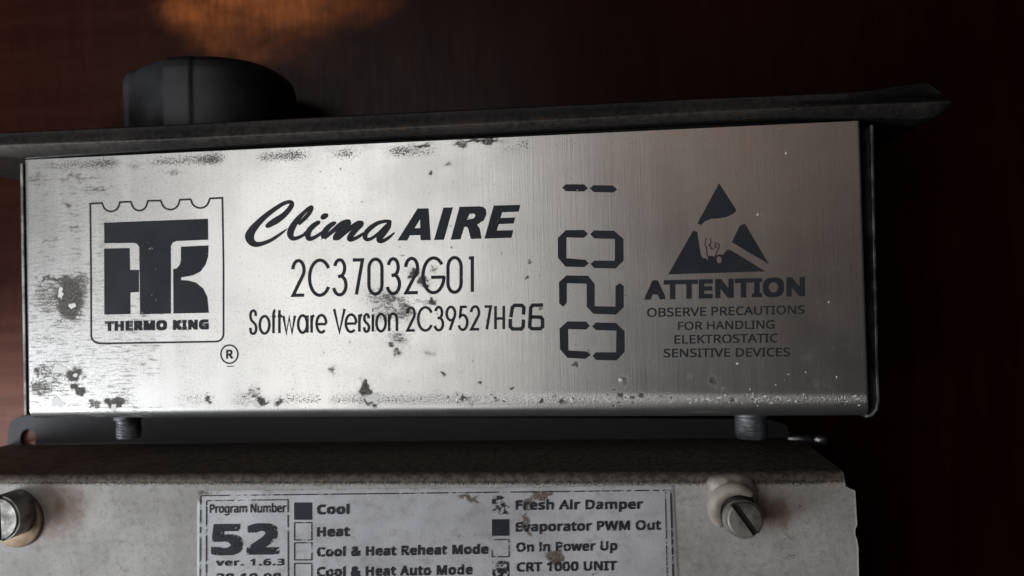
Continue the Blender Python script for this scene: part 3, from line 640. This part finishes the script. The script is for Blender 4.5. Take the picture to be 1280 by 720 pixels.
def build_flange():
    z = 0.0014; out = [(10, 640), (8.5, 560)] + [(10, 535), (14, 526), (22, 521), (34, 519.5), (120, 521), (600, 522), (960, 524), (984, 532), (990, 560), (990, 600)]
    hole = arc(35, 548, 10, 12, 0, 345, 23); P = [at(x, y, z) for x, y in out]; Hh = [at(x, y, z) for x, y in hole]; V = P + Hh; n0, n1 = len(P), len(Hh)
    T = tessellate_polygon([P, Hh]); m = len(V); F = []
    for t in T: F.append(tuple(t)); F.append(tuple(m + k for k in reversed(t)))
    V = V + [v - Vector((0, 0, 0.0011)) for v in V]
    for i in range(n0): j = (i + 1) % n0; F.append((i, j, m + j, m + i))
    for i in range(n1): j = (i + 1) % n1; F.append((n0 + i, n0 + j, m + n0 + j, m + n0 + i))
    bm = bmesh.new(); me = bpy.data.meshes.new('t'); me.from_pydata([tuple(v) for v in V], [], F); bm.from_mesh(me); bpy.data.meshes.remove(me)
    o = bm_link('mounting_flange', bm, M_FLANGE, lower)
build_flange()
def build_stud():
    a, b = at(983, 550, 0.0029), at(1036, 550, 0.0029); L_ = (b - a).length; r = 0.0014
    vs, fs = lathe([(r * .5, 0), (r, 0.0006), (r, L_ * .6), (r * .8, L_ * .62), (r * .8, L_ * .66), (r * .95, L_ * .68), (r * .95, L_ - 0.0006), (r * .4, L_)], 32)
    o = link('stud', [a + Vector((v.z, v.x, v.y)) for v in vs], fs, M_STUD, lower, True)
build_stud()

def build_label():
    V = []; nx, ny = 240, 60
    for j in range(ny):
        y = j / (ny - 1)
        for i in range(nx):
            u = i / (nx - 1); xl, xr = 246 - 0.5 * y, 843 + 9 * y; x = xl + (xr - xl) * u; yt = 613.8 - 6.8 * u
            edge = min(u * 600, (1 - u) * 600, y * 180) ; jit = 0.6 * noise.noise(Vector((x * .15, y * 20, 0))) if edge < 3 else 0
            p = at(x + jit, yt + (790 - yt) * y + jit, H2 + 0.00024)
            w = noise.noise(Vector((p.x * 90, p.y * 110, 3))) * 0.00005 * min(1, edge / 6); V.append((p.x, p.y, p.z + w - (0.00020 if edge < 1 else 0)))
    V = np.array(V); px, py = project(V)
    st = blobs(px, py, [(588, 621, 13, 5, 1.0), (676, 619, 14, 5, 1.1), (660, 628, 8, 10, .8), (656, 655, 6, 16, .85), (660, 668, 4, 6, .8), (695, 697, 11, 10, 1.0), (690, 690, 8, 6, .7), (745, 714, 5, 8, .6), (484, 637, 14, 6, .35), (585, 668, 14, 5, .5), (249, 618, 6, 14, .8), (258, 617, 14, 4, .7), (262, 712, 5, 10, .25), (525, 646, 3, 2, .5), (559, 646, 5, 2, .5)])
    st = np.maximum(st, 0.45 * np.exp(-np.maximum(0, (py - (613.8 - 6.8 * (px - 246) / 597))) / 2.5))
    st = np.maximum(st, 0.5 * np.exp(-np.abs(px - 844 - (py - 607) * .045) / 1.5))
    F = [(j * nx + i, (j + 1) * nx + i, (j + 1) * nx + i + 1, j * nx + i + 1) for j in range(ny - 1) for i in range(nx - 1)]
    lb = link('label_sticker', V, F, M_PAPER, lower, True, {'stain': st}); ZL = H2 + 0.00036
    T = [('Program Number', 262, 357.3, (630.5, 629.3), (641.3, 640.6), .020, 1.0), ('52', 263.8, 348.6, (655.3, 654.6), (694, 693.2), .045, 1.12), ('ver. 1.6.3', 269.7, 355.3, (699.2, 698.6), (707.4, 706.8), .03, 1.12), ('28.10.08', 270, 351, (717, 716.4), (727, 726.5), .03, 1.1),
         ('Cool', 396, 436.3, (631, 630.5), (643.2, 642.6), .045, 1.12), ('Heat', 396, 436.7, (659, 658.2), (671, 670.4), .045, 1.12), ('Cool & Heat Reheat Mode', 396, 610, (684.2, 680.4), (696, 692.4), .045, 1.12),
         ('Cool & Heat Auto Mode', 396, 590.5, (709, 705.9), (721.3, 718.2), .045, 1.12), ('Fresh Air Damper', 644.3, 803.3, (625.3, 624.4), (637.6, 636.2), .034, 1.08), ('Evaporator PWM Out', 644.3, 826, (653, 650.1), (664.8, 662.3), .034, 1.08),
         ('On in Power Up', 645, 771.2, (678.4, 676.2), (690, 688), .034, 1.08), ('CRT 1000 UNIT', 645.7, 770.8, (703.2, 701.3), (714.8, 713.1), .034, 1.06)]
    tp = [text_print('label_lettering' if i == 0 else 't', b, x0, x1, t_, b_, ZL, M_LINK, lb, bo, sp) for i, (b, x0, x1, t_, b_, bo, sp) in enumerate(T)]
    join_into(tp[0], *tp[1:])
    sq = lambda x0, y0, x1, y1: [[(x0, y0), (x1, y0), (x1 + .3, y1), (x0 + .2, y1)]]
    for k, q in enumerate((sq(367.5, 628.3, 389.7, 649.8), sq(614.8, 620, 635.5, 643.3), sq(614.8, 649.3, 636, 669.8), sq(615.2, 701.4, 636.3, 723))):
        flat_print('filled_checkbox', [q], ZL, M_BOXW if k in (1, 3) else M_BOX, lb)
    bx = lambda x0, y0, x1, y1: ribbon([(x0, y0), (x1, y0), (x1, y1), (x0, y1)], 1.3, True)
    rb = [bx(368, 653.4, 389.5, 675), bx(368, 678.6, 389.5, 700), bx(368, 704.4, 389.5, 726), bx(615, 674.6, 636, 696)]
    rb += [ribbon([(258.2, 626), (359.8, 624.8)], 1.2), ribbon([(258, 626), (257.5, 760)], 1.4), ribbon([(359.8, 624.8), (360.4, 760)], 1.4), ribbon([(251, 619.8), (838, 612.9)], 1.3), ribbon([(250.6, 620), (249.5, 760)], 1.4),
           ribbon([(831.6, 614.5), (834.6, 760)], 1.2), ribbon([(838.4, 613), (842.5, 760)], 2.2)]
    ribbon_mesh('label_frame_print', rb, ZL, M_LINE, lb)
build_label()

def casing_screw(cx, cy, rpx, zb, zt, tilt, slot_deg, mat, washer=None):
    r = (at(cx + rpx, cy, zt) - at(cx, cy, zt)).length; c = at(cx, cy, zt); hgt = zt - zb
    M = Matrix.Translation(c) @ Matrix.Rotation(math.radians(tilt[0]), 4, 'X') @ Matrix.Rotation(math.radians(tilt[1]), 4, 'Y') @ Matrix.Rotation(math.radians(slot_deg), 4, 'Z')
    sw_, sd = r * 0.16, 0.0011; seg_ = 64; V, F = [], []
    # head as a ring of columns with the slot sunk across its top
    bm = bmesh.new(); bmesh.ops.create_cone(bm, cap_ends=True, segments=seg_, radius1=r, radius2=r, depth=hgt, matrix=Matrix.Translation((0, 0, -hgt / 2)))
    bmesh.ops.bevel(bm, geom=[e for e in bm.edges if all(v.co.z > -1e-6 for v in e.verts)], offset=0.0005, segments=3, affect='EDGES')
    for s_ in (-sw_, sw_): bmesh.ops.bisect_plane(bm, geom=bm.verts[:] + bm.edges[:] + bm.faces[:], plane_co=(0, s_, 0), plane_no=(0, 1, 0))
    bmesh.ops.bisect_plane(bm, geom=bm.verts[:] + bm.edges[:] + bm.faces[:], plane_co=(0, 0, -sd), plane_no=(0, 0, 1))
    kill = [f for f in bm.faces if abs(f.calc_center_median().y) < sw_ and f.calc_center_median().z > -sd and True]
    bmesh.ops.delete(bm, geom=kill, context='FACES')
    for v in bm.verts: v.co = M @ v.co
    head = bm_link('screw', bm, mat, lower)
    L_ = r * 0.999; b2_ = bmesh.new(); xe = math.sqrt(max(r * r - sw_ * sw_, 0)) * 0.998
    q = [(-xe, -sw_, 0), (xe, -sw_, 0), (xe, -sw_, -sd), (-xe, -sw_, -sd), (-xe, sw_, 0), (xe, sw_, 0), (xe, sw_, -sd), (-xe, sw_, -sd)]
    vv = [b2_.verts.new(M @ Vector((a, b * 0.999, c_ - 0.0001 if c_ == 0 else c_))) for a, b, c_ in q]
    for f in ((0, 1, 2, 3), (7, 6, 5, 4), (3, 2, 6, 7)): b2_.faces.new([vv[k] for k in f])
    m = bpy.data.meshes.new('screw_slot'); b2_.to_mesh(m); b2_.free(); m.materials.append(M_SLOT)
    so = bpy.data.objects.new('slot', m); scene.collection.objects.link(so); so.parent = head
    return head
hl = casing_screw(-3, 649, 26, H2 + 0.0001, H2 + 0.0062, (0, 0), 92, M_SCREW)
casing_screw(932, 650, 24.5, H2 + 0.0035, H2 + 0.0085, (-7, 9), -55, M_SCREW)
def washer(cx, cy, rpx, z, th, mat, name='washer'):
    r = (at(cx + rpx, cy, z) - at(cx, cy, z)).length; c = at(cx, cy, z)
    vs, fs = lathe([(r, -th), (r, -th * .3), (r * .95, 0), (r * .2, 0.00001)], 56)
    return link(name, [c + v for v in vs], fs, mat, lower, True)
washer(19, 650, 32, H2 + 0.0009, 0.0009, M_BRASS)
washer(921, 641, 27.5, H2 + 0.0046, 0.0044, M_DSCREW)
def build_sealant():
    bm = bmesh.new(); rng = random.Random(2)
    V, F = [], []; nu, nv = 56, 14
    # lump spread under the screw, thick at its rim towards the head
    outline = [(882, 612), (884, 600), (893, 594), (910, 592), (928, 593.5), (940, 600), (945, 612), (944, 628), (936, 645), (915, 652), (897, 642), (886, 628)]
    o2 = [tuple(p) for p in spline(outline + outline[:1], 5)][:-1]; c0 = (915, 620)
    N = len(o2)
    prof = [(1.0, 0.0), (1.0, 0.0005), (.97, 0.0012), (.9, 0.0019), (.8, 0.0024), (.68, 0.0027), (.5, 0.003), (.25, 0.003)]
    for s_, h in prof:
        for x, y in o2:
            cx, cy = c0[0] + (1 - s_) * 6, c0[1] + (1 - s_) * 8
            p = at(cx + (x - cx) * s_, cy + (y - cy) * s_, H2); hh = h * (1 + 0.25 * noise.noise(Vector((x * .08, y * .08, 1))))
            V.append(p + Vector((0, 0, hh - 0.0003 * (s_ == 1.0 and h == 0))))
    for i in range(len(prof) - 1):
        for k in range(N): F.append((i * N + k, i * N + (k + 1) % N, (i + 1) * N + (k + 1) % N, (i + 1) * N + k))
    F.append(tuple((len(prof) - 1) * N + k for k in range(N)))
    bm = bmesh.new(); m = bpy.data.meshes.new('t'); m.from_pydata([tuple(v) for v in V], [], F); bm.from_mesh(m); bpy.data.meshes.remove(m)
    bm_link('sealant', bm, M_GLUE, lower, True)
    # collar of sealant hugging the upper left of the head
    V, F = [], []; R1 = (at(932 + 29, 650, H2 + .006) - at(932, 650, H2 + .006)).length; c = at(921, 639, H2 + 0.0058)
    n = 40; k_ = 10
    for i in range(n + 1):
        a = math.radians(40 + 190 * i / n); tw = math.sin(math.pi * i / n) ** 0.4
        for k in range(k_):
            b = 2 * math.pi * k / k_; rr_ = 0.0013 * tw + 0.0001
            V.append(c + Vector(((R1 * .97 + rr_ * math.cos(b)) * math.cos(a), (R1 * .97 + rr_ * math.cos(b)) * math.sin(a), rr_ * 1.3 * math.sin(b) - 0.0006)))
    for i in range(n):
        for k in range(k_): F.append((i * k_ + k, i * k_ + (k + 1) % k_, (i + 1) * k_ + (k + 1) % k_, (i + 1) * k_ + k))
    bm = bmesh.new(); m = bpy.data.meshes.new('t'); m.from_pydata([tuple(v) for v in V], [], F); bm.from_mesh(m); bpy.data.meshes.remove(m)
    bm_link('sealant', bm, M_GLUE, lower, True)
build_sealant()
bpy.context.view_layer.update()
